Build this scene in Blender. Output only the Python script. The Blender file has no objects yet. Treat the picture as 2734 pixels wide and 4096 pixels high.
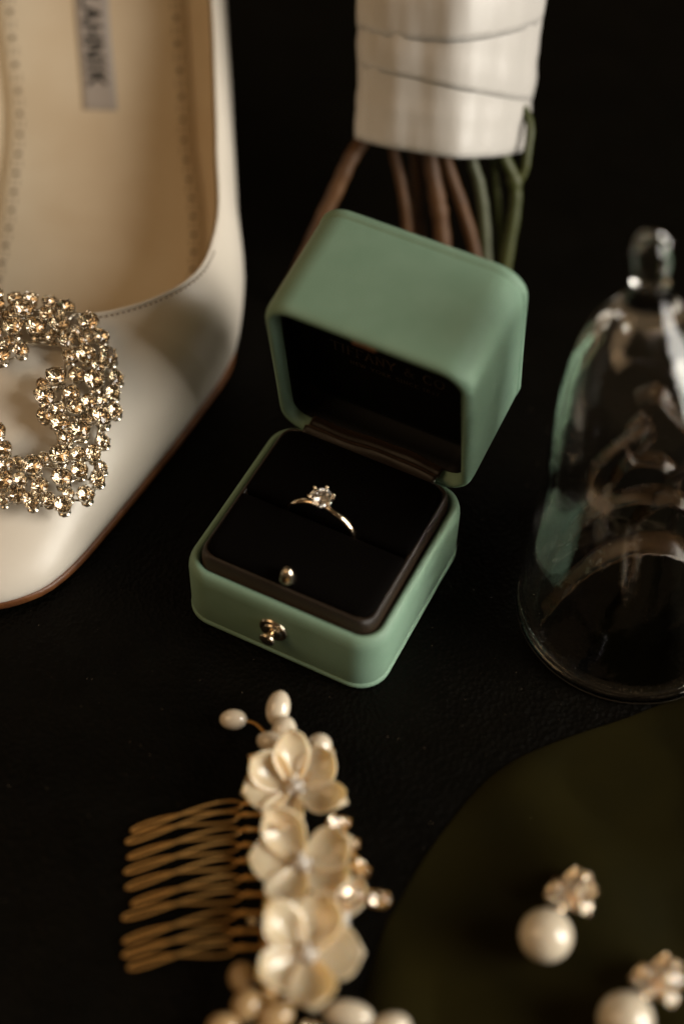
# Close-up of a ring in its open box among bridal things on a black leather surface.  Lengths are written in centimetres and scaled to metres.
import bpy, bmesh, math, random
from mathutils import Vector, Matrix, Euler
S = 0.01
sc = bpy.context.scene
COL = sc.collection
R = math.radians

# ---------------------------------------------------------------- camera
cam = bpy.data.cameras.new("camera")
cam.sensor_fit = 'VERTICAL'; cam.sensor_height = 36.0; cam.sensor_width = 24.0
cam.lens = 55.4; cam.clip_start = 0.01; cam.clip_end = 50
cam.dof.use_dof = True; cam.dof.focus_distance = 0.379; cam.dof.aperture_fstop = 3.4; cam.dof.aperture_blades = 0
camo = bpy.data.objects.new("camera", cam); COL.objects.link(camo)
cr = Vector((0.99934274, 0.02874155, 0.022091)); cu = Vector((-0.03625036, 0.79234114, 0.60900035)); cf = Vector((0, 0.609400887, -0.792862257))
m = Matrix((( cr.x, cu.x, -cf.x, 0.0034737927), (cr.y, cu.y, -cf.y, -0.224934546), (cr.z, cu.z, -cf.z, 0.31903896), (0, 0, 0, 1)))
camo.matrix_world = m
sc.camera = camo

# ---------------------------------------------------------------- light: dim room, one window on the right, an added warm fill light far left
w = bpy.data.worlds.new("World"); sc.world = w; w.use_nodes = True
bg = w.node_tree.nodes["Background"]; bg.inputs[0].default_value = (1.0, 0.68, 0.38, 1); bg.inputs[1].default_value = 0.070

def area(name, loc, target, size, power, color, size_y=None):
    l = bpy.data.lights.new(name, 'AREA'); l.energy = power; l.color = color
    l.shape = 'RECTANGLE'; l.size = size; l.size_y = size_y or size
    o = bpy.data.objects.new(name, l); COL.objects.link(o); o.location = loc
    o.rotation_euler = (Vector(target) - Vector(loc)).to_track_quat('-Z', 'Y').to_euler()
    return o
area("window_light", (1.16, -0.37, 0.58), (0, 0.0, 0.03), 0.66, 26.0, (1.0, 0.945, 0.85), 0.95)
area("warm_fill", (-0.90, -0.22, 0.88), (0, 0, 0), 0.7, 3.6, (1.0, 0.66, 0.36))  # fill added for the room's warm bounce, not a real lamp

sc.view_settings.view_transform = 'Standard'; sc.view_settings.look = 'None'; sc.view_settings.exposure = 0.0; sc.view_settings.gamma = 1.0
sc.render.engine = 'CYCLES'
cy = sc.cycles
cy.max_bounces = 14; cy.transmission_bounces = 12; cy.glossy_bounces = 8; cy.diffuse_bounces = 4; cy.transparent_max_bounces = 8
cy.caustics_refractive = True; cy.caustics_reflective = True; cy.blur_glossy = 0.3; cy.sample_clamp_indirect = 30.0
try:
    cy.use_denoising = True; cy.denoiser = 'OPENIMAGEDENOISE'
except Exception: pass

# ---------------------------------------------------------------- helpers
def thing(name, label, cat, loc=(0, 0, 0), rotz=0, group=None):
    o = bpy.data.objects.new(name, None); COL.objects.link(o); o.empty_display_size = 0.005
    o.location = Vector(loc) * S; o.rotation_euler = (0, 0, rotz)
    o['label'] = label; o['category'] = cat
    if group: o['group'] = group
    o['c'] = tuple(loc)
    return o
def link(name, me, parent=None, loc=(0, 0, 0), rot=None, label=None):
    o = bpy.data.objects.new(name, me); COL.objects.link(o)
    if parent is not None: o.parent = parent
    o.location = Vector(loc) * S
    if rot is not None:
        if isinstance(rot, Matrix): o.rotation_euler = rot.to_euler()
        else: o.rotation_euler = rot
    if label: o['label'] = label
    return o
def mesh(name, V, F, mats, smooth=True, off=(0, 0, 0), fm=None):
    me = bpy.data.meshes.new(name)
    ox, oy, oz = off
    me.from_pydata([((v[0] - ox) * S, (v[1] - oy) * S, (v[2] - oz) * S) for v in V], [], F)
    if not isinstance(mats, (list, tuple)): mats = [mats]
    for mm in mats: me.materials.append(mm)
    if fm:
        for p, i in zip(me.polygons, fm): p.material_index = i
    if smooth: me.polygons.foreach_set('use_smooth', [True] * len(me.polygons))
    me.update()
    return me
class MB:
    def __init__(s): s.V = []; s.F = []; s.M = []
    def add(s, V, F, m=0):
        b = len(s.V); s.V += [tuple(v) for v in V]; s.F += [tuple(i + b for i in f) for f in F]; s.M += [m] * len(F)
    def tube(s, P, r, n=8, closed=False, m=0):
        P = [Vector(p) for p in P]; k = len(P); V = []; F = []
        rr = r if isinstance(r, (list, tuple)) else [r] * k
        prev = None
        for i in range(k):
            if closed: t = P[(i + 1) % k] - P[i - 1]
            else: t = P[min(i + 1, k - 1)] - P[max(i - 1, 0)]
            t.normalize()
            if prev is None:
                a = Vector((0, 0, 1)) if abs(t.z) < .9 else Vector((1, 0, 0)); u = a.cross(t).normalized()
            else: u = (prev - t * prev.dot(t)).normalized()
            prev = u; v = t.cross(u)
            for j in range(n):
                q = 2 * math.pi * j / n; V.append(P[i] + (u * math.cos(q) + v * math.sin(q)) * rr[i])
        L = k if closed else k - 1
        for i in range(L):
            for j in range(n):
                a = i * n + j; b = i * n + (j + 1) % n; c = ((i + 1) % k) * n + (j + 1) % n; d = ((i + 1) % k) * n + j
                F.append((a, b, c, d))
        if not closed:
            F.append(tuple(reversed(range(n)))); F.append(tuple(range((k - 1) * n, k * n)))
        s.add(V, F, m)
    def lathe(s, prof, n=32, m=0, M=None):   # prof [(r,z)], ends at r=0 are closed to a point
        V = []; F = []; idx = []
        for r, z in prof:
            if r < 1e-6: idx.append([len(V)]); V.append(Vector((0, 0, z)))
            else:
                idx.append(list(range(len(V), len(V) + n)))
                for j in range(n):
                    q = 2 * math.pi * j / n; V.append(Vector((r * math.cos(q), r * math.sin(q), z)))
        for A, B in zip(idx, idx[1:]):
            for j in range(n):
                k = (j + 1) % n
                if len(A) == 1 and len(B) == 1: continue
                if len(A) == 1: F.append((A[0], B[k], B[j]))
                elif len(B) == 1: F.append((A[j], A[k], B[0]))
                else: F.append((A[j], A[k], B[k], B[j]))
        if M is not None: V = [M @ v for v in V]
        s.add(V, F, m)
    def sphere(s, c, r, n=12, m=0, sc=(1, 1, 1), M=None):
        pr = [(r * math.sin(math.pi * i / (n)), -r * math.cos(math.pi * i / n)) for i in range(n + 1)]
        pr[0] = (0, -r); pr[-1] = (0, r)
        T = Matrix.Translation(Vector(c)) @ (M.to_4x4() if M else Matrix()) @ Matrix.Diagonal((*sc, 1))
        s.lathe(pr, n * 2, m, T)
    def grid(s, fn, nu, nv, m=0, flip=False):
        V = [fn(i / nu, j / nv) for i in range(nu + 1) for j in range(nv + 1)]; F = []
        for i in range(nu):
            for j in range(nv):
                a = i * (nv + 1) + j; q = (a, a + nv + 1, a + nv + 2, a + 1); F.append(tuple(reversed(q)) if flip else q)
        s.add(V, F, m)
    def loft(s, rings, m=0, cap0=True, cap1=True):
        n = len(rings[0]); V = [p for r in rings for p in r]; F = []
        for i in range(len(rings) - 1):
            for j in range(n):
                k = (j + 1) % n; F.append((i * n + j, i * n + k, (i + 1) * n + k, (i + 1) * n + j))
        if cap0: F.append(tuple(reversed(range(n))))
        if cap1: F.append(tuple((len(rings) - 1) * n + j for j in range(n)))
        s.add(V, F, m)
    def obj(s, name, mats, parent=None, smooth=True, off=(0, 0, 0), loc=(0, 0, 0), rot=None, label=None, solid=0, sub=0):
        me = mesh(name, s.V, s.F, mats, smooth, off, s.M)
        o = link(name, me, parent, loc, rot, label)
        if solid:
            d = o.modifiers.new('solidify', 'SOLIDIFY'); d.thickness = solid * S; d.offset = 0
        if sub:
            d = o.modifiers.new('subsurf', 'SUBSURF'); d.levels = sub; d.render_levels = sub
        return o
def rrect(x0, x1, y0, y1, rad, n=8, inset=0.0):
    x0 += inset; x1 -= inset; y0 += inset; y1 -= inset
    if not isinstance(rad, (list, tuple)): rad = [rad] * 4
    P = []
    for k, (cx, cy, a0) in enumerate([(x1, y1, 0), (x0, y1, 90), (x0, y0, 180), (x1, y0, 270)]):
        r = max(.02, rad[k] - inset); sx = -1 if k in (0, 3) else 1; sy = -1 if k in (0, 1) else 1
        for j in range(n + 1):
            q = R(a0 + 90 * j / n); P.append((cx + sx * r + r * math.cos(q), cy + sy * r + r * math.sin(q)))
    return P
def spline(P, n=8):
    P = [Vector(p) for p in P]; out = []
    for i in range(len(P) - 1):
        a = P[max(i - 1, 0)]; b = P[i]; c = P[i + 1]; d = P[min(i + 2, len(P) - 1)]
        for j in range(n):
            t = j / n; out.append(.5 * ((2 * b) + (c - a) * t + (2 * a - 5 * b + 4 * c - d) * t * t + (-a + 3 * b - 3 * c + d) * t ** 3))
    out.append(P[-1]); return out
def basis(n, up=(0, 0, 1)):      # rotation whose z axis is n
    n = Vector(n).normalized(); u = Vector(up)
    if abs(u.dot(n)) > .98: u = Vector((0, 1, 0))
    x = u.cross(n).normalized(); y = n.cross(x)
    return Matrix((x, y, n)).transposed()

# ---------------------------------------------------------------- materials
def mat(name, col, rough=.5, metal=0.0, spec=.5, trans=0.0, ior=1.5, coat=0, sheen=0, sheen_tint=(1, 1, 1), sss=0, sssr=(1, .6, .4), sss_scale=.002,
        var=None, vscale=200, bump=0, bscale=2000, bdist=.0001, rvar=0, btex='noise', aniso=0):
    mt = bpy.data.materials.new(name); mt.use_nodes = True; nt = mt.node_tree; b = nt.nodes['Principled BSDF']
    b.inputs['Base Color'].default_value = (*col, 1); b.inputs['Roughness'].default_value = rough; b.inputs['Metallic'].default_value = metal
    b.inputs['Specular IOR Level'].default_value = spec; b.inputs['Transmission Weight'].default_value = trans; b.inputs['IOR'].default_value = ior
    b.inputs['Coat Weight'].default_value = coat; b.inputs['Coat Roughness'].default_value = .08
    b.inputs['Sheen Weight'].default_value = sheen; b.inputs['Sheen Tint'].default_value = (*sheen_tint, 1)
    b.inputs['Subsurface Weight'].default_value = sss; b.inputs['Subsurface Radius'].default_value = sssr; b.inputs['Subsurface Scale'].default_value = sss_scale
    if aniso: b.inputs['Anisotropic'].default_value = aniso
    tc = nt.nodes.new('ShaderNodeTexCoord')
    if var:
        n = nt.nodes.new('ShaderNodeTexNoise'); n.inputs['Scale'].default_value = vscale; n.inputs['Detail'].default_value = 5
        r = nt.nodes.new('ShaderNodeValToRGB'); r.color_ramp.elements[0].position = .3; r.color_ramp.elements[1].position = .7
        r.color_ramp.elements[0].color = (*col, 1); r.color_ramp.elements[1].color = (*var, 1)
        nt.links.new(tc.outputs['Object'], n.inputs['Vector']); nt.links.new(n.outputs['Fac'], r.inputs['Fac']); nt.links.new(r.outputs['Color'], b.inputs['Base Color'])
    if rvar:
        n2 = nt.nodes.new('ShaderNodeTexNoise'); n2.inputs['Scale'].default_value = vscale * 1.7; n2.inputs['Detail'].default_value = 6
        mr = nt.nodes.new('ShaderNodeMapRange'); mr.inputs['To Min'].default_value = rough - rvar; mr.inputs['To Max'].default_value = rough + rvar
        nt.links.new(tc.outputs['Object'], n2.inputs['Vector']); nt.links.new(n2.outputs['Fac'], mr.inputs['Value']); nt.links.new(mr.outputs['Result'], b.inputs['Roughness'])
    if bump:
        if btex == 'voronoi':
            t = nt.nodes.new('ShaderNodeTexVoronoi'); t.inputs['Scale'].default_value = bscale; out = t.outputs['Distance']
        elif btex == 'wave':
            t = nt.nodes.new('ShaderNodeTexWave'); t.inputs['Scale'].default_value = bscale; t.inputs['Distortion'].default_value = .6; t.bands_direction = 'DIAGONAL'; out = t.outputs['Fac']
        else:
            t = nt.nodes.new('ShaderNodeTexNoise'); t.inputs['Scale'].default_value = bscale; t.inputs['Detail'].default_value = 4; out = t.outputs['Fac']
        bp = nt.nodes.new('ShaderNodeBump'); bp.inputs['Strength'].default_value = bump; bp.inputs['Distance'].default_value = bdist
        nt.links.new(tc.outputs['Object'], t.inputs['Vector']); nt.links.new(out, bp.inputs['Height']); nt.links.new(bp.outputs['Normal'], b.inputs['Normal'])
    return mt
M = {}
M['table'] = mat('black_leather', (.0011, .0009, .0004), .44, spec=.10, var=(.0021, .0017, .0008), vscale=60, bump=.8, bscale=900, bdist=.0003, rvar=.12, btex='voronoi')
M['green'] = mat('green_leather', (.184, .298, .213), .56, spec=.32, var=(.206, .322, .235), vscale=140, bump=.6, bscale=2000, bdist=.0001, rvar=.06)
M['velvet'] = mat('black_velvet', (.0016, .0012, .0009), .9, spec=.04, sheen=.006, sheen_tint=(.6, .35, .2), bump=.4, bscale=5000, bdist=.0001)
M['satin'] = mat('brown_satin', (.011, .007, .0045), .36, spec=.5, bump=.5, bscale=1400, bdist=.00012, btex='wave', sheen=.2, sheen_tint=(.8, .5, .3))
M['blacksatin'] = mat('black_satin', (.0022, .0020, .0018), .6, spec=.15, bump=.3, bscale=4000, bdist=.00005)
M['gilt'] = mat('gilt_print', (.17, .11, .05), .4, metal=.5, var=(.03, .02, .01), vscale=500)
M['gold'] = mat('rose_brass', (.82, .70, .54), .18, metal=1, rvar=.06, vscale=300)
M['darkgold'] = mat('gold_wire', (.66, .38, .12), .42, metal=.65, rvar=.1, vscale=500)
M['platinum'] = mat('platinum', (.86, .69, .50), .10, metal=1)
M['diamond'] = mat('diamond', (1, .98, .95), 0.0, trans=1, ior=2.42)
M['crystal'] = mat('crystal_glass', (1, .97, .92), 0.0, trans=1, ior=1.58)
M['silverfoil'] = mat('silver_foil', (.95, .90, .82), .05, metal=1)
M['foil'] = mat('mirror_foil', (.84, .76, .64), .05, metal=1)
M['setting'] = mat('silver_setting', (.76, .70, .60), .18, metal=1)
M['shoe'] = mat('ivory_satin_leather', (.66, .60, .51), .36, spec=.45, var=(.70, .64, .55), vscale=50, bump=.12, bscale=2500, bdist=.00006, rvar=.05, sheen=.1)
M['lining'] = mat('beige_kid_lining', (.64, .54, .40), .55, spec=.3, var=(.58, .47, .33), vscale=40, bump=.15, bscale=1500, bdist=.0001)
M['insole'] = mat('beige_insole', (.68, .59, .45), .5, spec=.3, var=(.58, .47, .33), vscale=30, bump=.15, bscale=1500, bdist=.0001)
M['sole'] = mat('tan_leather_sole', (.20, .075, .022), .42, var=(.10, .035, .012), vscale=260, bump=.3, bscale=1800, bdist=.0002, rvar=.1)
M['hole'] = mat('punched_brown', (.10, .05, .018), .8)
M['label'] = mat('grey_label_cloth', (.36, .32, .29), .7, bump=.2, bscale=4000)
M['ink'] = mat('black_ink', (.02, .018, .016), .6)
M['ribbon'] = mat('white_satin_ribbon', (.56, .53, .49), .37, spec=.5, bump=.25, bscale=900, bdist=.0001, btex='wave', sheen=.25, rvar=.05)
M['wood'] = mat('brown_stem', (.105, .042, .007), .6, var=(.055, .021, .004), vscale=130, bump=.4, bscale=700, bdist=.0004)
M['greenstem'] = mat('green_stem', (.055, .06, .010), .5, var=(.04, .05, .01), vscale=120, bump=.2, bscale=500, bdist=.0003)
M['palestem'] = mat('pale_stem', (.075, .082, .04), .5, var=(.055, .06, .026), vscale=120)
M['glass'] = mat('clear_glass', (1, .99, .96), 0.0, trans=1, ior=1.47, bump=.45, bscale=55, bdist=.0010)
M['pearl'] = mat('pearl', (.70, .605, .46), .20, spec=.7, coat=.8, sss=.15, sss_scale=.001, var=(.72, .63, .49), vscale=150)
M['petal'] = mat('shell_petal', (.74, .52, .32), .24, spec=.6, sss=.45, sssr=(1, .55, .28), sss_scale=.003, var=(.80, .61, .41), vscale=120, coat=.6)
M['cloth'] = mat('olive_cloth', (.016, .0125, .0025), .85, spec=.03, bump=.5, bscale=900, bdist=.00015, btex='wave', var=(.010, .0085, .0025), vscale=30)
M['brownribbon'] = mat('brown_satin_ribbon', (.042, .022, .009), .26, spec=.7, bump=.4, bscale=1500, bdist=.0001, btex='wave', rvar=.06)

# ================================================================ setting
tb = MB(); tb.grid(lambda u, v: (-150 + 300 * u, -80 + 330 * v, 0), 4, 4)
tbl = tb.obj('table_surface', M['table']); tbl['kind'] = 'structure'; tbl['label'] = 'matt black leather covered table top under everything'

# ================================================================ ring box (frame of the box: x along the front, y to the back)
BOXROT = -0.435
box = thing('ring_box', 'open mint green leather ring box with black velvet inside and brass push button', 'ring box', (0, 0, 0), BOXROT)
HB = 2.0; RC = .74
def ring_levels(levels, x0, x1, y0, y1, rad, n=9):
    return [[(x, y, z) for x, y in rrect(x0, x1, y0, y1, rad, n, i)] for i, z in levels]
b = MB()
b.loft(ring_levels([(.30, .0), (.10, .0), (.03, .03), (-.02, .09), (-.02, .17), (.015, .205), (.03, .225), (.015, .245), (0, .29), (0, .9), (0, 1.62), (.012, 1.74), (.045, 1.86), (.10, 1.945), (.165, 1.98), (.225, 1.965), (.265, 1.91), (.285, 1.80), (.29, 1.5), (.29, 1.0)],
                   -2.6, 2.6, -2.6, 2.6, RC))
b.obj('base', M['green'], box)
# cushion: satin side band and two velvet pads with the slot between
b = MB()
b.loft(ring_levels([(.40, 1.0), (.33, 1.2), (.325, 1.95), (.335, 2.10), (.36, 2.22), (.40, 2.285), (.44, 2.30), (.48, 2.28), (.50, 2.1), (.6, 1.4)], -2.6, 2.6, -2.6, 2.6, RC), cap0=True, cap1=True)
b.obj('satin_side_band', M['satin'], box)
def pad(y0, y1, rads):
    p = MB()
    lv = [(.03, 2.05), (.0, 2.24), (.02, 2.32), (.07, 2.385), (.15, 2.42), (.28, 2.44)]
    p.loft(ring_levels(lv, -2.17, 2.17, y0, y1, rads, 8), cap0=True, cap1=True)
    return p
pad(-2.17, -.17, [.10, .10, .46, .46]).obj('cushion_pad', M['velvet'], box, label='front half of the black velvet cushion')
pad(-.05, 2.17, [.46, .46, .10, .10]).obj('cushion_pad', M['velvet'], box, label='back half of the black velvet cushion')
# locking pin on the front pad
b = MB(); b.lathe([(0, .0), (.17, 0), (.205, .03), (.205, .08), (.15, .26), (.085, .36), (.03, .39), (0, .39)], 24)
b.obj('locking_pin', M['gold'], box, loc=(0.0, -1.98, 2.40))
# push button on the front face
fx = Matrix(((1, 0, 0), (0, 0, -1), (0, 1, 0)))   # local z -> -y
b = MB(); b.lathe([(0, -.05), (.36, -.05), (.37, .0), (.36, .05), (.32, .075), (.27, .06), (.24, .05), (.235, .09), (.20, .12), (.15, .11), (0, .11)], 40)
bp = b.obj('button_plate', M['gold'], box, loc=(-.05, -2.60, 1.11), rot=fx)
b = MB(); b.lathe([(0, .08), (.085, .08), (.075, .22), (.09, .26), (.175, .275), (.195, .30), (.195, .35), (.17, .375), (0, .38)], 32)
b.obj('push_button', M['gold'], bp)
# satin hinge strip behind the cushion
b = MB()
pr = [(2.12, 2.28), (2.20, 2.38), (2.30, 2.42), (2.38, 2.36), (2.44, 2.28), (2.52, 2.24), (2.66, 2.26), (2.85, 2.20)]
sp = spline([(0, y, z) for y, z in pr], 4)
def hs(u, v):
    p = sp[min(int(v * (len(sp) - 1) + .5), len(sp) - 1)]; x = -1.78 + 3.56 * u
    return (x, p.y + .025 * math.sin(x * 2.2), p.z + .035 * math.sin(x * 1.7 + 1) + .015 * math.sin(x * 5 + v * 3))
b.grid(hs, 40, len(sp) - 1)
b.obj('hinge_ribbon', M['satin'], box, solid=.03)
# lid, built closed round its hinge line, then swung open
TH = 1.396
LL = 3.18
lb = MB()
lb.loft(ring_levels([(.30, 1.30), (.285, .60), (.28, .22), (.262, .10), (.22, .035), (.165, .015), (.10, .035), (.045, .10), (.012, .21), (0, .36), (0, 2.80), (.015, 2.845), (.032, 2.87), (.015, 2.895), (-.015, 2.93), (-.015, 3.05), (.02, 3.12), (.09, 3.17), (.30, 3.18)],
                    -2.6, 2.6, -5.2, 0, RC + .04))
lid = lb.obj('lid', M['green'], box, loc=(0, 2.5, 1.80), rot=(-TH, 0, 0))
b = MB()
b.loft(ring_levels([(.295, .34), (.33, .38), (.34, .6), (.36, 1.06), (.42, 1.10), (.60, 1.11)], -2.6, 2.6, -5.2, 0, RC + .04), cap0=False)
b.obj('lid_lining', M['blacksatin'], lid)
b = MB(); b.loft(ring_levels([(.0, -.02), (.0, .06), (.03, .09)], -.30, .30, -5.0, -4.88, .05, 3))
b.obj('catch_plate', M['sole'], lid, loc=(0, 0, 0.03))

# stroke lettering: polylines in a 1 x 1 box (x right, y up)
def arc(cx, cy, rx, ry, a0, a1, n=8):
    return [(cx + rx * math.cos(R(a0 + (a1 - a0) * i / n)), cy + ry * math.sin(R(a0 + (a1 - a0) * i / n))) for i in range(n + 1)]
GL = {
 'T': (.8, [[(0, 1), (.8, 1)], [(.4, 1), (.4, 0)]], [(.4, 0), (0, .93), (.8, .93)]), 'I': (.3, [[(.15, 0), (.15, 1)]], [(.15, 0), (.15, 1)]),
 'F': (.65, [[(.12, 0), (.12, 1)], [(.12, 1), (.65, 1)], [(.12, .52), (.52, .52)]], [(.12, 0), (.65, .93)]), 'A': (.85, [[(.05, 0), (.42, 1)], [(.42, 1), (.8, 0)], [(.2, .36), (.64, .36)]], [(.05, 0), (.8, 0)]),
 'N': (.85, [[(.1, 0), (.1, 1)], [(.1, 1), (.75, 0)], [(.75, 0), (.75, 1)]], [(.1, 0), (.75, 1), (.1, 1)]), 'Y': (.8, [[(0, 1), (.4, .5)], [(.8, 1), (.4, .5)], [(.4, .5), (.4, 0)]], [(0, 1), (.8, 1), (.4, 0)]),
 '&': (.9, [[(.85, .0), (.25, .72)] , arc(.36, .8, .16, .19, 190, -10, 8), [(.52, .77), (.22, .5)], arc(.32, .26, .27, .26, 120, 330, 8), [(.55, .13), (.78, .5)]], [(.8, .5)]),
 'C': (.85, [arc(.48, .5, .43, .5, 45, 315, 14)], [(.78, .86)]), 'O': (.95, [arc(.48, .5, .43, .5, 0, 360, 18)], []), '.': (.2, [[(.05, .04), (.15, .04)]], []),
 'E': (.65, [[(.12, 0), (.12, 1)], [(.12, 1), (.62, 1)], [(.12, .52), (.5, .52)], [(.12, 0), (.64, 0)]], [(.62, .93), (.64, .07)]), 'W': (1.1, [[(0, 1), (.28, 0)], [(.28, 0), (.55, 1)], [(.55, 1), (.82, 0)], [(.82, 0), (1.1, 1)]], [(0, 1), (1.1, 1)]),
 'R': (.75, [[(.12, 0), (.12, 1)], arc(.3, .74, .28, .26, 90, -90, 8), [(.12, 1), (.3, 1)], [(.12, .48), (.3, .48)], [(.34, .48), (.7, 0)]], [(.12, 0), (.7, 0)]), 'K': (.78, [[(.12, 0), (.12, 1)], [(.12, .42), (.66, 1)], [(.3, .6), (.72, 0)]], [(.12, 0), (.12, 1), (.66, 1), (.72, 0)]),
 'S': (.65, [arc(.33, .75, .24, .25, 50, 270, 8), arc(.33, .25, .26, .25, 90, -140, 8)], [(.5, .93)]), '1': (.4, [[(.2, 0), (.2, 1)], [(.2, 1), (.06, .86)]], [(.2, 0)]),
 '8': (.65, [arc(.32, .75, .22, .25, 0, 360, 12), arc(.32, .25, .27, .25, 0, 360, 12)], []), '3': (.6, [arc(.27, .75, .23, .25, 130, -90, 8), arc(.27, .25, .26, .25, 90, -140, 8)], []),
 '7': (.6, [[(.03, 1), (.58, 1)], [(.58, 1), (.22, 0)]], [(.03, .94)]), 'M': (1.0, [[(.1, 0), (.1, 1)], [(.1, 1), (.5, .15)], [(.5, .15), (.9, 1)], [(.9, 1), (.9, 0)]], []),
 'L': (.62, [[(.12, 0), (.12, 1)], [(.12, 0), (.6, 0)]], []), 'B': (.72, [[(.12, 0), (.12, 1)], arc(.3, .74, .27, .26, 90, -90, 8), arc(.3, .25, .34, .25, 90, -90, 8), [(.12, 1), (.3, 1)], [(.12, .49), (.3, .49)], [(.12, 0), (.3, 0)]], []),
 'H': (.82, [[(.1, 0), (.1, 1)], [(.72, 0), (.72, 1)], [(.1, .5), (.72, .5)]], []), ' ': (.45, [], [])}
def text_width(s, h, sp): return sum(GL[c][0] * h + sp * h for c in s) - sp * h
def lettering(s, h, thick, P, sp=.22, serif=0.0, sx=1.0):
    """P(x, y, up) -> point; letters run along x from 0, cap height h"""
    mb = MB(); x = 0; lev = 0
    def ribbon(a, c, t):
        nonlocal lev
        dx, dy = c[0] - a[0], c[1] - a[1]; L = math.hypot(dx, dy) or 1; nx, ny = -dy / L * t / 2, dx / L * t / 2
        ex, ey = dx / L * t * .3, dy / L * t * .3
        lev += 1; e = .0035 + .00035 * (lev % 7)
        q = [(a[0] - ex + nx, a[1] - ey + ny), (a[0] - ex - nx, a[1] - ey - ny), (c[0] + ex - nx, c[1] + ey - ny), (c[0] + ex + nx, c[1] + ey + ny)]
        mb.add([P(*k, e) for k in q], [(0, 1, 2, 3)])
    for ch in s:
        wd, st, se = GL[ch]
        for pl in st:
            for a, c in zip(pl, pl[1:]):
                vert = abs(c[0] - a[0]) < abs(c[1] - a[1]); t = thick * (1.25 if vert else .8) if serif else thick
                ribbon((x + a[0] * h * sx, a[1] * h), (x + c[0] * h * sx, c[1] * h), t)
        if serif:
            for a in se: ribbon((x + (a[0] - serif) * h * sx, a[1] * h), (x + (a[0] + serif) * h * sx, a[1] * h), thick * .7)
        x += (wd + sp) * h * sx
    return mb
def lid_text(s, x0, x1, ybase, h, th, sp):
    w0 = text_width(s, h, sp); k = (x1 - x0) / w0
    return lettering(s, h, th, lambda x, y, e: (x0 + x * 1.0, ybase - y, 1.10 - .006 - e), sp, .13, k)
lid_text('TIFFANY & CO.', -1.50, 1.56, -2.58, .34, .035, .24).obj('maker_lettering', M['gilt'], lid, smooth=False)
lid_text('NEW YORK SINCE 1837', -1.02, 1.30, -2.22, .135, .02, .30).obj('small_lettering', M['gilt'], lid, smooth=False)

# ================================================================ ring standing in the slot
Rz = Matrix.Rotation(BOXROT, 3, 'Z')
rp = Rz @ Vector((-.10, -.11, 2.02))
ring = thing('engagement_ring', 'slim pale gold ring with one round diamond in the velvet slot', 'ring', rp, BOXROT)
b = MB(); V = []; F = []; NN = 96; MM = 12
for i in range(NN):
    q = 2 * math.pi * i / NN; top = max(0, math.sin(q)) ** 6
    a_, c_ = .065 - .012 * top, .10 - .04 * top
    for j in range(MM):
        t = 2 * math.pi * j / MM; rr = .93 + a_ * math.cos(t) * (1 if math.cos(t) > 0 else .7)
        V.append((rr * math.cos(q), c_ * math.sin(t), rr * math.sin(q)))
for i in range(NN):
    for j in range(MM):
        F.append((i * MM + j, i * MM + (j + 1) % MM, ((i + 1) % NN) * MM + (j + 1) % MM, ((i + 1) % NN) * MM + j))
b.add(V, F); b.obj('band', M['platinum'], ring)
def gem_data(pav=-.86, table=.56, th=.32, n=8):
    V = [(0, 0, th)]; F = []; mi = []
    t = [(table * math.cos(2 * math.pi * i / n), table * math.sin(2 * math.pi * i / n), th) for i in range(n)]
    s_ = [(.80 * math.cos(2 * math.pi * (i + .5) / n), .80 * math.sin(2 * math.pi * (i + .5) / n), th * .52) for i in range(n)]
    g = [(math.cos(math.pi * i / n), math.sin(math.pi * i / n), .02) for i in range(2 * n)]
    g2 = [(math.cos(math.pi * i / n), math.sin(math.pi * i / n), -.03) for i in range(2 * n)]
    p = [(.42 * math.cos(2 * math.pi * (i + .5) / n), .42 * math.sin(2 * math.pi * (i + .5) / n), -.03 + (pav + .03) * .52) for i in range(n)]
    V = t + s_ + g + g2 + p + [(0, 0, pav)]
    T, S_, G, H, Pp, Q = 0, n, 2 * n, 4 * n, 6 * n, 7 * n
    F.append(tuple(range(n))); mi.append(0)
    for i in range(n):
        k = (i + 1) % n
        F.append((T + i, S_ + i, T + k)); mi.append(0)
        F.append((T + k, S_ + i, G + (2 * i + 2) % (2 * n), S_ + k)) if False else F.append((T + k, S_ + i, G + (2 * i + 2) % (2 * n))); mi.append(0)
        F.append((T + k, G + (2 * i + 2) % (2 * n), S_ + k)); mi.append(0)
        F.append((S_ + i, G + 2 * i, G + 2 * i + 1)); mi.append(0)
        F.append((S_ + i, G + 2 * i + 1, G + (2 * i + 2) % (2 * n))); mi.append(0)
        F.append((H + 2 * i, Pp + i, H + 2 * i + 1)); mi.append(1)
        F.append((H + 2 * i + 1, Pp + i, H + (2 * i + 2) % (2 * n))); mi.append(1)
        F.append((Pp + i, Q, H + (2 * i + 2) % (2 * n))); mi.append(1)
        F.append((H + (2 * i + 2) % (2 * n), Q, Pp + k)); mi.append(1)
    for i in range(2 * n):
        k = (i + 1) % (2 * n); F.append((G + i, H + i, H + k, G + k)); mi.append(0)
    return V, F, mi
def fix_normals(me):
    bm = bmesh.new(); bm.from_mesh(me); bmesh.ops.recalc_face_normals(bm, faces=bm.faces); bm.to_mesh(me); bm.free()
V, F, mi = gem_data()
me = mesh('diamond', [(x * .275, y * .275, z * .275) for x, y, z in V], F, M['diamond'], smooth=False); fix_normals(me)
STZ = 1.22
link('diamond', me, ring, (0, 0, STZ))
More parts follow.
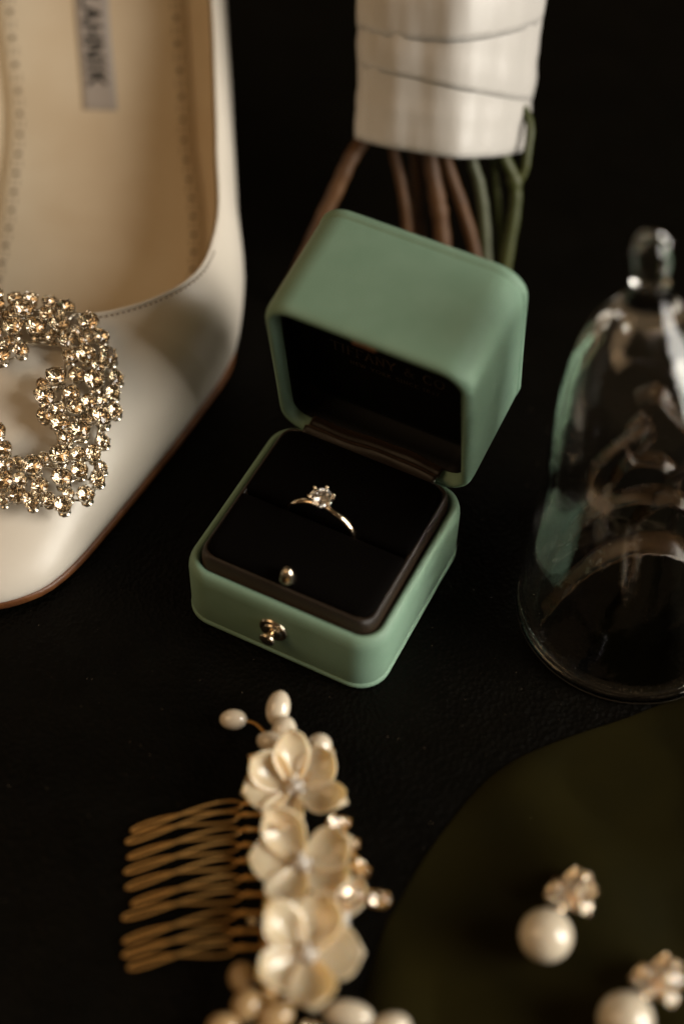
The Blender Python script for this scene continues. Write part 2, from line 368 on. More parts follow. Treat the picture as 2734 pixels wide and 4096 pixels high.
for i in range(6):
    q = 2 * math.pi * (i + .5) / 6; c, s_ = math.cos(q), math.sin(q); b = MB()
    b.tube(spline([(.06 * c, .06 * s_, .95), (.17 * c, .17 * s_, 1.05), (.275 * c, .275 * s_, STZ - .03), (.292 * c, .292 * s_, STZ + .05), (.26 * c, .26 * s_, STZ + .08)], 4), .028, 8)
    b.sphere((.28 * c, .28 * s_, STZ + .065), .044, 8)
    b.obj('prong', M['platinum'], ring)
b = MB(); b.lathe([(0, .93), (.12, .93), (.13, .99), (.10, 1.03), (0, 1.02)], 20); b.obj('collet', M['platinum'], ring)

# ================================================================ shoe
def lerp_tab(tab,x):
    if x<=tab[0][0]: return tab[0][1]
    if x>=tab[-1][0]: return tab[-1][1]
    n=len(tab)
    for i in range(n-1):
        x0,y0=tab[i];x1,y1=tab[i+1]
        if x<=x1:
            def sl(j):
                if j<=0: return (tab[1][1]-tab[0][1])/(tab[1][0]-tab[0][0])
                if j>=n-1: return (tab[-1][1]-tab[-2][1])/(tab[-1][0]-tab[-2][0])
                a=(tab[j][1]-tab[j-1][1])/(tab[j][0]-tab[j-1][0]);b=(tab[j+1][1]-tab[j][1])/(tab[j+1][0]-tab[j][0])
                return 0 if a*b<=0 else 2*a*b/(a+b)
            h=x1-x0;t=(x-x0)/h;m0=sl(i)*h;m1=sl(i+1)*h
            return (2*t**3-3*t*t+1)*y0+(t**3-2*t*t+t)*m0+(-2*t**3+3*t*t)*y1+(t**3-t*t)*m1
AX=[(-1.6,-8.9),(1,-8.0),(4,-7.25),(7,-6.85),(10,-6.7),(13.5,-6.95),(16,-7.3),(21,-7.7)]
WB=[(-1.6,0),(-1.53,.8),(-1.3,1.5),(-.85,2.05),(-.1,2.35),(1,2.6),(3,3.12),(5,3.75),(7,4.28),(8.6,4.2),(11,3.85),(13.5,3.8),(16,3.85),(19,3.5),(20.5,2.3),(21,.9)]
ZS=[(-1.6,.45),(0,.3),(2,.25),(7,.25),(8.5,.4),(10,.9),(13.5,2.4),(16,4.5),(19,6.3),(21,6.7)]
ZI=[(-1.6,.7),(5,.7),(8,1.0),(10,1.45),(13.5,2.9),(16,5.0),(19,6.8),(21,7.2)]
HT=[(-1.6,.55),(-1.4,.95),(-1,1.3),(0,1.75),(1,2.1),(3,2.75),(5.3,3.4),(6.2,3.5),(7.4,3.5),(9,3.7),(11,4.2),(13.5,5.4),(16,7.3),(19,9.3),(21,10)]
OR=[(5.3,0),(5.34,.2),(5.5,.38),(5.9,.58),(6.5,.72),(7.4,.81),(9,.86),(11,.885),(13.5,.9),(21,.92)]
NE=[(-1.6,2.2),(3,2.3),(5.3,2.6),(7.4,3.6),(9,4.2),(21,4.5)]
def sec(Y,k):  # k in 0..1 from sole edge to top; right side offset & z
    w=lerp_tab(WB,Y);zs=lerp_tab(ZS,Y);zt=lerp_tab(HT,Y);n=lerp_tab(NE,Y);o=lerp_tab(OR,Y) if Y>5.3 else 0
    pm=math.acos(min(1,o**(n/2))) if o>0 else math.pi/2
    H=(zt-zs)/(math.sin(pm)**(2/n)) if pm>0 else zt-zs
    # more even spacing
    ph=pm*k
    x=w*max(0,math.cos(ph))**(2/n); z=zs+H*math.sin(ph)**(2/n)
    # tuck under near sole
    t=(z-zs)/max(.01,(zt-zs)); 
    if t<.35: x*=1-.07*(1-t/.35)**2
    return x,z

SO = (-7.2, 8.0, 0)
shoe = thing('shoe', 'ivory pointed satin shoe with square crystal buckle and tan sole', 'shoe', SO)
ff = lerp_tab
ST = [-1.6, -1.58, -1.54, -1.48, -1.4, -1.3, -1.15, -1.0, -.8, -.5, -.2, .2, .6] + [1 + .35 * i for i in range(12)] + [5.05, 5.2, 5.27, 5.3, 5.315, 5.33, 5.36, 5.4, 5.45, 5.5, 5.6, 5.75, 5.9, 6.1, 6.3, 6.5, 6.8, 7.1, 7.4, 7.8, 8.3] + [8.8 + .5 * i for i in range(24)] + [20.6, 20.85, 21]
KN = 22
mb = MB()
for sd in (1, -1):
    V = []; F = []
    for Y in ST:
        for k in range(KN + 1):
            x, z = sec(Y, (k / KN)); V.append((ff(AX, Y) + sd * x, Y, z))
    for i in range(len(ST) - 1):
        for k in range(KN):
            a = i * (KN + 1) + k; q = (a, a + 1, a + KN + 2, a + KN + 1); F.append(q if sd > 0 else tuple(reversed(q)))
    # heel counter closing face
    mb.add(V, F)
e = len(ST) - 1
me = mesh('upper', mb.V, mb.F, M['shoe'], True, SO)
bm = bmesh.new(); bm.from_mesh(me); bmesh.ops.remove_doubles(bm, verts=bm.verts, dist=.00002); bmesh.ops.recalc_face_normals(bm, faces=bm.faces); bm.to_mesh(me); bm.free()
uo = link('upper', me, shoe); d = uo.modifiers.new('solidify', 'SOLIDIFY'); d.thickness = .10 * S; d.offset = -1
# binding along the topline, one closed curve from the throat round both sides
YT = [Y for Y in ST if Y >= 5.3]
tl = [(ff(AX, Y) + sec(Y, 1)[0] - .03, Y, sec(Y, 1)[1] - .01) for Y in YT]; tr = [(ff(AX, Y) - sec(Y, 1)[0] + .03, Y, sec(Y, 1)[1] - .01) for Y in YT]
b = MB(); b.tube(list(reversed(tr)) + tl[1:], .055, 8); b.obj('topline_binding', M['shoe'], shoe, off=SO)
# lining walls from the topline down to the insole
b = MB()
for sd in (1, -1):
    YY = [Y for Y in ST if Y >= 5.0]
    def lw(u, v, sd=sd, YY=YY):
        Y = YY[min(int(round(u * (len(YY) - 1))), len(YY) - 1)]; x1, z1 = sec(Y, 1); w0 = ff(WB, Y) * .93 - .22; zi = ff(ZI, Y)
        xt = max(.0, x1 - .12); t = v
        return (ff(AX, Y) + sd * (xt + (w0 - xt) * (t ** .6)), Y, (z1 - .06) * (1 - t) + (zi - .02) * t)
    b.grid(lw, len(YY) - 1, 8, flip=sd < 0)
b.obj('lining', M['lining'], shoe, off=SO)
def insole_pt(Y, dx, up=0.0): return (ff(AX, Y) + dx, Y, ff(ZI, Y) + .03 * (dx / 2.5) ** 2 + up)
b = MB(); b.grid(lambda u, v: insole_pt(3.5 + 17.3 * u, (2 * v - 1) * (ff(WB, 3.5 + 17.3 * u) * .93 - .2)), 70, 14, flip=True)
b.obj('insole', M['insole'], shoe, off=SO)
# sock edge: a thin raised leather sheet on the insole, with its punched row
WS = [(7, 2.95), (9, 3.0), (11, 2.9), (13.5, 2.68), (16, 2.72), (20, 2.4)]
b = MB(); b.grid(lambda u, v: insole_pt(6.6 + 14 * u, (-1 + 2 * v) * ff(WS, 6.6 + 14 * u) + (.2 if v < .5 else .0) * 0, .035), 60, 14, flip=True)
b.obj('sock_lining', M['insole'], shoe, off=SO, solid=.03)
b = MB()
for sd in (1, -1):
    Y = 8.2; n = 0
    while Y < 20:
        dx = sd * (ff(WS, Y) - .30) + (.12 if sd < 0 else 0)
        c = insole_pt(Y, dx); nz = basis((0, -(ff(ZI, Y + .1) - ff(ZI, Y - .1)) / .2, 1))
        r = .085 if n % 2 == 0 else .036
        def put(c, r):
            b.lathe([(r, 0), (r * .9, .006), (0, .002)], 10, 0, Matrix.Translation(Vector(c) + nz @ Vector((0, 0, .055))) @ nz.to_4x4())
        if n % 2 == 0: put(c, .085)
        else:
            for ox, oy in ((-.09, -.07), (.09, -.07), (-.09, .07), (.09, .07)): put(Vector(c) + nz @ Vector((ox, oy, 0)), .034)
        n += 1; Y += .27
po = b.obj('punched_holes', M['hole'], shoe, off=SO); po['kind'] = 'stuff'
# label near the heel seat
LX0 = .02
def lab_pt(x, y, e): # x runs towards the toe from the heel end, letter tops to the right
    Y = 19.2 - x; nzv = basis((0, -(ff(ZI, Y + .1) - ff(ZI, Y - .1)) / .2, 1)) @ Vector((0, 0, 1))
    return Vector(insole_pt(Y, LX0 - .27 + y, .062)) + nzv * (e + .006)
b = MB(); b.grid(lambda u, v: insole_pt(13.75 + 5.6 * u, LX0 - .49 + .98 * v, .062), 40, 6, flip=True)
lo = b.obj('maker_label', M['label'], shoe, off=SO, solid=.015)
lettering('MANOLO BLAHNIK', .50, .10, lab_pt, .18, 0, 4.9 / (text_width('MANOLO BLAHNIK', .50, .18))).obj('label_lettering', M['ink'], lo, smooth=False, off=SO)
# dark stitches beside the throat edge
b = MB()
prev = None
path = [(ff(AX, Y) + sgn * (sec(Y, 1)[0] + .0), Y, sec(Y, 1)[1]) for sgn, ys in ((-1, [7.4, 6.8, 6.3, 5.9, 5.6, 5.45, 5.36]), (1, [5.3, 5.33, 5.36, 5.4, 5.5, 5.75, 6.1, 6.5, 7.1, 7.8])) for Y in ys]
dense = spline(path, 30); acc = 0; last = dense[0]
for p, p2 in zip(dense, dense[1:]):
    acc += (p2 - p).length
    if acc > .135:
        acc = 0; t = (p2 - p).normalized(); out = t.cross(Vector((0, 0, 1))); c = p2 + out * .10 + Vector((0, 0, .015 - .03))
        b.tube([c - t * .035, c, c + t * .035], [.010, .022, .010], 6)
so_ = b.obj('throat_stitching', M['hole'], shoe, off=SO); so_['kind'] = 'stuff'
# sole with its brown edge
SY = [Y for Y in ST]
def sole_ring(out, zf): 
    Rr = [(ff(AX, Y) + (ff(WB, Y) * .93 + out), Y - (out if Y < -1.5 else 0), zf(Y)) for Y in SY]; Lr = [(ff(AX, Y) - (ff(WB, Y) * .93 + out), Y - (out if Y < -1.5 else 0), zf(Y)) for Y in reversed(SY)]
    return Rr + Lr
b = MB(); b.loft([sole_ring(-.2, lambda Y: ff(ZS, Y) - .27), sole_ring(.03, lambda Y: ff(ZS, Y) - .25), sole_ring(.10, lambda Y: ff(ZS, Y) - .17), sole_ring(.10, lambda Y: ff(ZS, Y) - .06), sole_ring(.04, lambda Y: ff(ZS, Y) + .01), sole_ring(-.3, lambda Y: ff(ZS, Y) + .03)], cap0=False, cap1=False)
for zz in (0,):
    n = len(SY); V = []; F = []
    for Y in SY: V += [(ff(AX, Y) + ff(WB, Y) * .93 - .2, Y, ff(ZS, Y) - .27), (ff(AX, Y) - ff(WB, Y) * .93 + .2, Y, ff(ZS, Y) - .27)]
    for i in range(n - 1): F.append((2 * i, 2 * i + 1, 2 * i + 3, 2 * i + 2))
    b.add(V, F)
b.obj('sole', M['sole'], shoe, off=SO)
b = MB(); b.loft([[(x + ff(AX, 20), y + dy, z) for x, y in rrect(-s_, s_, -s_, s_, s_ * .8, 6)] for s_, dy, z in ((.45, 20.4, 0), (.42, 20.4, .3), (.5, 20.1, 2), (.8, 19.6, 4), (1.5, 19.2, 5.6), (2.0, 19.2, 6.6))])
b.obj('heel', M['shoe'], shoe, off=SO)

# crystal buckle on the vamp
BC = (-8.10, 2.72); rnd = random.Random(11)
def vamp_z(x, Y):
    wv = ff(WB, Y); n = ff(NE, Y); zs = ff(ZS, Y); q = min(1, abs(x - ff(AX, Y)) / max(wv, .01))
    return zs + (ff(HT, min(Y, 5.3)) - zs) * (1 - q ** n) ** (1 / n)
def bz(u, v):
    a = 3.26 + .235 * v - .075 * (u + .35) ** 2 - .008 * v * v; c = vamp_z(BC[0] + u, min(BC[1] + v, 5.2)) + .42
    return max(a, c) + .12 * math.exp(-((a - c) / .25) ** 2)
def bpt(u, v, h=0): return Vector((BC[0] + u, BC[1] + v, bz(u, v) + h))
def inside(u, v, r):
    A = 2.95 + .10 * math.sin(5.2 * math.atan2(v, u)); m_ = max(abs(u), abs(v) * 1.04)
    if ((abs(u) + r * .8) / A) ** 3.4 + ((abs(v) * 1.04 + r * .8) / A) ** 3.4 > 1: return False
    for cx, cy_ in ((1.55, 0), (-1.55, 0), (0, 1.55), (0, -1.55)):
        if (u - cx) ** 2 + (v - cy_) ** 2 < .62 ** 2: return True
    return (max(0, abs(u) - r * .7) / 1.66) ** 3 + (max(0, abs(v) * 1.04 - r * .7) / 1.66) ** 3 > 1
stones = []
for r, tries in ((.24, 160), (.20, 4000), (.17, 9000), (.135, 9000)):
    for _ in range(tries):
        u, v = rnd.uniform(-3, 3), rnd.uniform(-3, 3)
        if not inside(u, v, r): continue
        if all((u - a) ** 2 + (v - c) ** 2 > ((r + q) * .93) ** 2 for a, c, q in stones): stones.append((u, v, r))
        if r == .235 and len(stones) > 22: break
b = MB()   # pierced backing frame: small plates and a wire under every stone, joined edge to edge
for k, (u, v, r) in enumerate(stones):
    b.lathe([(0, -.10), (r * .8, -.10), (r * .8, -.06), (0, -.06)], 8, 0, Matrix.Translation(bpt(u, v, -.14 - .002 * (k % 5))))
    near = sorted(((u - a) ** 2 + (v - c) ** 2, a, c) for a, c, q in stones if (a, c) != (u, v))[:2]
    for _, a, c in near: b.tube([bpt(u, v, -.2), bpt(a, c, -.2)], .03, 5)
for sgn in (-1, 1):
    for w_ in (1.55, 2.45):
        b.tube([bpt(sgn * w_, t * .18, -.215) for t in range(-10, 11)], .05, 6); b.tube([bpt(t * .18, sgn * w_, -.215) for t in range(-10, 11)], .05, 6)
buckle = b.obj('buckle', M['setting'], shoe, off=SO)
def stone_mesh(name, sx=1.0, prongs=True, metal='setting', foil='foil'):
    V, F, mi = gem_data(-.70, .54, .36); q = MB()
    for f, i in zip(F, mi): pass
    q.V = list(V); q.F = list(F); q.M = list(mi)
    q.lathe([(.60, -.95), (.82, -.70), (1.03, -.10), (1.07, .02), (1.10, -.10), (.90, -.74), (.66, -.98)], 12, 2)
    if prongs:
        for j in range(4):
            a = math.pi / 4 + j * math.pi / 2
            q.sphere((1.0 * math.cos(a), 1.0 * math.sin(a), .10), .15, 5, 2)
            q.tube([(1.06 * math.cos(a), 1.06 * math.sin(a), .08), (1.10 * math.cos(a), 1.10 * math.sin(a), -.3), (.85 * math.cos(a), .85 * math.sin(a), -.9)], .10, 5, m=2)
    me = bpy.data.meshes.new(name); me.from_pydata([(v[0] * S, v[1] * S * sx, v[2] * S) for v in q.V], [], q.F)
    for k in ('crystal', foil, metal): me.materials.append(M[k])
    fix = [min(i, 2) for i in q.M]
    bm = bmesh.new(); bm.from_mesh(me); bmesh.ops.recalc_face_normals(bm, faces=bm.faces); bm.to_mesh(me); bm.free()
    for p, i in zip(me.polygons, fix): p.material_index = i
    return me
SM = stone_mesh('rhinestone')
for u, v, r in stones:
    h = rnd.uniform(-.02, .10) + (.10 if r > .2 else 0)
    o = link('rhinestone', SM, buckle, bpt(u, v, h) - Vector(SO))
    n = Vector((.15 * (u + .35) + rnd.uniform(-.22, .22), -.235 + rnd.uniform(-.22, .22), 1))
    if max(abs(u), abs(v)) > 2.35: n += Vector((u, v, 0)) * .13
    o.rotation_euler = (basis(n) @ Matrix.Rotation(rnd.uniform(0, 6.28), 3, 'Z')).to_euler()
    o.scale = (r * 1.0, r * rnd.uniform(.95, 1.05), r)

# ================================================================ bouquet handle leaning back on its stems
BO = (2.6, 9.6, 0)
bq = thing('bouquet', 'bouquet handle wrapped in white satin ribbon above bare brown and green stems', 'bouquet', BO)
AX0 = Vector((2.6, 12.4, 3.85)); AD = Vector((.035, .50, .866)).normalized(); AU = Vector((1, 0, 0)); AU = (AU - AD * AU.dot(AD)).normalized(); AV = AD.cross(AU)
def wob(t, h0): return math.sin(t * 21 + h0 * 3) * math.exp(-((t - .35) / .2) ** 2)
def wrap_pt(th, h, R0, ph=0, tilt=0, ta=0, lip=0):
    f = 1 + .044 * math.cos(5 * th + .6 + .12 * h + .0 * ph) + .014 * math.cos(9 * th + .3 + h * .2) + .005 * math.cos(14 * th - h) + .0035 * math.cos(27 * th + 1.7 * h)
    hh = h + tilt * math.cos(th - ta)
    return AX0 + AD * hh + (AU * math.cos(th) + AV * math.sin(th)) * (R0 * f)
bands = [(-0.22, 2.4, 2.33, 2.32, .3, .06, 2.6), (1.35, 4.3, 2.36, 2.375, 1.6, -.34, .5), (3.0, 6.6, 2.395, 2.48, 2.7, .42, 1.0), (5.6, 9.4, 2.52, 2.64, 4.1, -.2, 2.2), (8.6, 12.0, 2.68, 2.8, 5.0, .2, 0)]
for h0, h1, r0, r1, ph, tl, ta in bands:
    b = MB(); NT = 96; NH = 14
    V = []; F = []
    for j in range(NH + 1):
        t = j / NH; e = -.02 * (max(0, 1 - t * 9) ** 2) - .015 * max(0, (t - .9) * 10) ** 2
        rr = r0 + (r1 - r0) * t + e + .014 * math.sin((h0 + (h1 - h0) * t) * 4) + .02 * wob(t, h0)
        for i in range(NT):
            th = 2 * math.pi * i / NT
            V.append(wrap_pt(th, h0 + (h1 - h0) * t, rr + .02 * math.sin(3 * th + (h0 + (h1 - h0) * t) * 1.3), ph, tl, ta))
    for j in range(NH):
        for i in range(NT):
            k = (i + 1) % NT; F.append((j * NT + i, j * NT + k, (j + 1) * NT + k, (j + 1) * NT + i))
    b.add(V, F); b.obj('ribbon_band', M['ribbon'], bq, off=BO, solid=.02)
def stem(P, r, m, nodes=(), lab=None):
    sp = spline(P, 6); n = len(sp); rr = [r * (1 + .05 * math.sin(i * 1.7)) for i in range(n)]
    for k, a in nodes: rr[int(k * (n - 1))] *= a
    rr = [a * .78 for a in rr]; q = MB(); q.tube(sp, rr, 10); return q.obj('stem', M[m], bq, off=BO, label=lab)
stem([(1.2, 12.9, 5.0), (.75, 12.2, 4.1), (.26, 11.35, 3.75), (-.05, 10.9, 3.2), (-.47, 10.38, 2.39), (-.93, 9.86, 1.4), (-1.5, 9.3, .28)], .27, 'wood', lab='thick brown stem splayed out to the left')
stem([(1.1, 12.2, 6.0), (1.36, 11.6, 4.04), (1.62, 11.1, 3.21), (1.84, 10.6, 2.25), (2.1, 9.9, .2)], .19, 'wood')
stem([(2.1, 12.2, 6.0), (2.36, 11.3, 4.07), (2.6, 10.77, 3.13), (2.8, 10.32, 2.28), (2.97, 9.75, 1.19), (3.1, 9.2, .25)], .29, 'wood', ((.45, 1.12), (.5, 1.15)))
stem([(2.3, 12.1, 6.0), (2.78, 11.25, 4.03), (3.27, 10.67, 2.94), (3.71, 10.11, 1.88), (3.96, 9.65, 1.01), (4.15, 9.3, .2)], .22, 'wood')
stem([(3.3, 12.0, 6.0), (3.48, 11.29, 4.1), (3.75, 10.91, 3.38), (3.96, 10.46, 2.53), (4.13, 9.77, 1.23), (4.25, 9.2, .2)], .20, 'palestem', lab='pale grey green stem')
stem([(4.0, 12.2, 6.0), (4.3, 11.36, 4.23), (4.69, 10.98, 3.52), (4.78, 10.59, 2.78), (4.65, 9.89, 1.47), (4.61, 9.3, .25)], .22, 'greenstem', ((.42, 1.25), (.46, 1.3)), lab='fresh green stem with a side shoot')
stem([(4.5, 12.6, 5.2), (5.0, 11.9, 4.75), (5.0, 11.36, 4.15), (4.94, 11.07, 3.68), (4.72, 10.92, 3.35)], .15, 'greenstem', lab='short green side shoot')
stem([(3.7, 12.3, 6.0), (4.06, 11.6, 4.23), (4.28, 11.0, 3.08), (4.51, 10.3, 1.69), (4.7, 9.5, .2)], .15, 'greenstem')
stem([(1.9, 13, 6.0), (1.95, 12.2, 4.05), (2.07, 11.4, 3.01), (2.4, 10.2, .2)], .2, 'wood')

# ================================================================ glass bell
GB = Vector((7.40, -.66, 0))
tdir = Vector((-.55, .835, 0)).normalized()
bell = thing('glass_bell', 'clear glass bell with a knob standing on its glass base beside the open ring box', 'glass bell', GB)
def welded(b, name, parent, bend=0.0):
    V = [(x + tdir.x * bend * max(0, z / 9.5) ** 1.3, y + tdir.y * bend * max(0, z / 9.5) ** 1.3, z) for x, y, z in b.V]
    me = mesh(name, V, b.F, M['glass']); bm = bmesh.new(); bm.from_mesh(me); bmesh.ops.remove_doubles(bm, verts=bm.verts, dist=.00002); bmesh.ops.recalc_face_normals(bm, faces=bm.faces); bm.to_mesh(me); bm.free()
    return link(name, me, parent)
b = MB(); b.lathe([(0, .0), (2.2, .0), (2.66, .01), (2.73, .06), (2.735, .16), (2.70, .24), (2.62, .27), (2.58, .22), (2.5, .18), (2.42, .22), (2.34, .20), (2.2, .15), (1.2, .12), (0, .12)], 96)
welded(b, 'base_dish', bell)
outer = [(2.62, .27), (2.67, .31), (2.68, .40), (2.67, .55), (2.64, .9), (2.57, 1.6), (2.42, 2.7), (2.22, 4.1), (2.04, 5.4), (1.86, 6.5), (1.62, 7.45), (1.30, 8.2), (.95, 8.68), (.66, 8.98), (.50, 9.22), (.40, 9.5), (.37, 9.8), (.38, 10.05), (.39, 10.3), (.33, 10.5), (.2, 10.62), (0, 10.66)]
inner = [(0, 8.55), (.45, 8.5), (.82, 8.3), (1.15, 7.85), (1.45, 7.2), (1.66, 6.4), (1.84, 5.3), (2.0, 4.0), (2.24, 2.6), (2.40, 1.5), (2.48, .8), (2.50, .45), (2.50, .33), (2.55, .28), (2.62, .27)]
b = MB(); b.lathe([(abs(p.x), p.z) for p in spline([(r, 0, z) for r, z in outer], 3)], 96)
b.lathe([(abs(p.x), p.z) for p in spline([(r, 0, z) for r, z in inner], 3)], 96)
welded(b, 'glass_dome', bell, 1.75)
rb = thing('brown_ribbon', 'glossy brown satin ribbon looped in arches inside the glass bell', 'ribbon', (7.4, -.3, .125))
def loop(P, wd, tilt=0.0, lab=None):
    sp = spline(P, 9); n = len(sp); q = MB()
    def fn(u, v):
        k = min(int(round(u * (n - 1))), n - 1); p = sp[k]; t = (sp[min(k + 1, n - 1)] - sp[max(k - 1, 0)]).normalized()
        wv = Vector((.15, 1, tilt)); wv = (wv - t * wv.dot(t)).normalized(); nn = t.cross(wv)
        return p + wv * (v - .5) * wd * (1 + .08 * math.sin(u * 9)) + nn * (.05 * math.sin(v * 6 + u * 7) + .06 * (2 * v - 1) ** 2)
    q.grid(fn, n - 1, 8)
    return q.obj('ribbon_loop', M['brownribbon'], rb, off=(7.4, -.3, .125), solid=.03)
loop([(5.35, -1.05, .15), (5.5, -1.0, .5), (5.75, -.95, 1.2), (6.4, -.65, 2.05), (7.3, -.45, 2.45), (8.3, -.35, 2.25), (9.0, -.35, 1.4), (9.25, -.4, .35)], .7)
loop([(5.5, .35, .2), (5.55, .35, .6), (5.75, .35, 1.5), (6.25, .38, 2.5), (7.0, .42, 3.1), (7.9, .5, 3.1), (8.7, .6, 2.2), (9.0, .6, .5)], .6)
loop([(7.0, 1.25, .3), (6.65, 1.1, 1.6), (6.7, .95, 2.9), (7.0, 1.0, 3.65), (7.6, 1.0, 3.8), (8.2, .9, 3.3), (8.4, .9, 2.0), (8.3, .9, .4)], .5, .2)
loop([(7.6, .2, .3), (7.25, .15, 1.9), (7.5, .2, 3.0), (8.0, .25, 3.35), (8.5, .2, 3.0), (8.7, .1, 1.8)], .5, .1)
loop([(6.6, .1, 3.0), (6.0, -.1, 3.9), (5.95, -.2, 4.9), (6.4, -.1, 5.7), (6.9, .2, 6.0), (7.1, .4, 5.4)], .35, .3)  # this and the next two: curls added to stand in for brown reflections
loop([(7.8, .6, 3.4), (8.3, .4, 4.4), (8.1, .2, 5.6), (7.5, .1, 6.4), (7.0, .3, 6.9), (6.6, .6, 6.5)], .40, .4)
loop([(6.9, .8, 3.6), (7.3, .9, 4.8), (7.0, .9, 5.6), (6.6, .7, 5.2), (6.9, .5, 4.4), (7.6, .4, 4.5)], .30, .2)

# ================================================================ hair comb
HC = (-1.0, -8.2, 0)
hc = thing('hair_comb', 'gold wire bridal hair comb with three shell flowers, pearls and crystals', 'hair comb', HC)
NT = 10
tips = [(-4.02, -7.08), (-4.10, -7.36), (-4.02, -7.72), (-4.05, -8.06), (-3.98, -8.42), (-3.82, -8.78), (-3.98, -9.10), (-3.90, -9.62), (-3.88, -9.92), (-3.74, -10.18)]
ends = [(-1.62, -6.46), (-1.68, -6.74), (-1.62, -7.10), (-1.62, -7.46), (-1.66, -7.84), (-1.55, -8.22), (-1.50, -8.60), (-1.58, -9.02), (-1.62, -9.42), (-1.56, -9.78)]
for k, ((tx, ty), (ex, ey)) in enumerate(zip(tips, ends)):
    P = []
    for i in range(48):
        t = 2 * math.pi * i / 48; s_ = (1 - math.cos(t)) / 2; a = .098 + .012 * math.sin(k * 2.3)
        off = a * math.sin(2 * t) * (.8 + .35 * s_)
        P.append((tx + (ex - tx) * s_, ty + (ey - ty) * s_ - off, .10 + .34 * math.sin(math.pi * s_ * .8) + .04 * math.sin(t)))
    b = MB(); b.tube(P, .027, 7, closed=True)
    b.tube(spline([(ex - .02, ey, .30), (ex + .18, ey + .02, .36), (ex + .75, ey + .03, .36)], 4), [.034, .034, .036, .04, .045, .045, .04, .036, .034], 7)
    b.sphere((ex + .16, ey + .02, .36), .075, 6, sc=(1.5, .9, .9))
    b.obj('comb_tooth', M['darkgold'], hc, off=HC)
b = MB(); b.tube(spline([(-.85, -6.3, .34), (-.9, -7.3, .34), (-.85, -8.4, .34), (-.85, -9.4, .34), (-.9, -10.1, .34)], 6), .09, 8)
for i in range(42):
    y = -6.3 - i * .09; b.tube([(-.88 + .13 * math.cos(a), y + .03 * math.sin(a * .5), .34 + .13 * math.sin(a)) for a in [j * math.pi / 4 for j in range(8)]], .025, 5, closed=True)
b.obj('comb_bar', M['darkgold'], hc, off=HC)
def petal_mesh(L, Wd, cup, curl, lift):
    q = MB()
    def fn(u, v):
        s = 2 * v - 1; wv = Wd * max(.001, math.sin(math.pi * (.10 + .90 * u) ** 1.35)) ** .55 * (.86 + .14 * u)
        x = .10 + L * u - .10 * L * u * s * s
        y = wv * s * .5
        z = lift * u ** 1.3 + cup * (s * s) * (.25 + .75 * math.sin(math.pi * u * .9)) + curl * max(0, u - .6) ** 2 - .05 * math.sin(math.pi * u)
        return (x, y, z)
    q.grid(fn, 12, 10)
    return mesh('petal', q.V, q.F, M['petal'])
PM = [petal_mesh(1.08, 1.02, .20, .9, .24), petal_mesh(1.12, .98, .27, 2.0, .36), petal_mesh(1.02, 1.08, .13, -.9, .26)]
def flower(c, n, angs, lab=None):
    q = MB(); rr = random.Random(int(c[1] * 100))
    for i, (dx, dy, dz, r) in enumerate([(0, 0, .20, .13), (.15, .02, .17, .085), (-.02, .16, .15, .075), (.10, -.14, .15, .08), (-.14, -.06, .14, .07)]):
        q.sphere((dx, dy, dz), r, 7)
    q.lathe([(.0, -.10), (.2, -.06), (.22, .02), (.12, .06), (0, .06)], 12)
    f = q.obj('flower', M['pearlbead'], hc, loc=Vector(c) - Vector(HC), rot=basis(n), label=lab)
    for a, k, sc_, tw in angs:
        o = link('petal', PM[k], f, (0, 0, rr.uniform(-.03, .05)))
        o.rotation_euler = (R(tw), 0, R(a)); o.scale = (sc_, sc_, sc_)
        d = o.modifiers.new('solidify', 'SOLIDIFY'); d.thickness = .025 * S; d.offset = 0
    return f
M['pearlbead'] = mat('crystal_beads', (.80, .74, .66), .08, spec=.7, trans=.35, ior=1.5, coat=.5)
flower((-.48, -6.23, .72), (.10, -.22, 1), [(18, 0, .98, -8), (84, 1, .98, 14), (122, 1, .95, -16), (168, 2, 1.08, 10), (228, 1, 1.0, 6), (308, 1, .98, -12)], 'topmost shell flower of the comb')
flower((-.25, -8.02, .74), (.0, -.15, 1), [(28, 0, 1.0, 8), (118, 1, 1.02, -12), (178, 2, 1.05, 6), (252, 1, 1.0, 10), (330, 0, 1.02, -8)], 'middle shell flower of the comb')
flower((-.05, -10.02, .74), (.05, -.12, 1), [(5, 2, 1.08, 8), (72, 0, 1.1, -6), (142, 1, 1.02, 10), (212, 1, 1.0, -8), (284, 1, 1.08, 8)], 'lowest shell flower of the comb')
# a half hidden fourth flower behind the lowest one
flower((.62, -9.15, .42), (.3, .1, 1), [(20, 0, .7, 0), (-30, 1, .72, 10), (75, 0, .65, 0)], 'small half hidden flower of the comb')
M['goldpearl'] = mat('champagne_pearl', (.46, .30, .14), .22, spec=.6, coat=.6, var=(.52, .36, .18), vscale=150)
def pearl(c, dims, long=(1, 0, 0), lab=None):
    q = MB(); q.sphere((0, 0, 0), 1, 14)
    me = mesh('pearl', [(v[0] * dims[0] * 1.12, v[1] * dims[0] * 1.12, v[2] * dims[1] * 1.12) for v in q.V], q.F, M['pearl'])
    o = link('pearl', me, hc, Vector(c) - Vector(HC), basis(long), lab)
    if c[1] < -10.4 and c[0] < 0: me.materials[0] = M['goldpearl']
    return o
pearl((-1.96, -4.34, .35), (.215, .29), (1, -.05, .15)); pearl((-.94, -4.22, .72), (.25, .37), (.15, .9, .45)); pearl((-.77, -4.85, .80), (.255, .31), (.1, .8, .5))
pearl((-1.06, -5.16, .84), (.21, .29), (.9, -.3, .2)); pearl((.04, -5.24, .9), (.25, .255), (0, 0, 1))
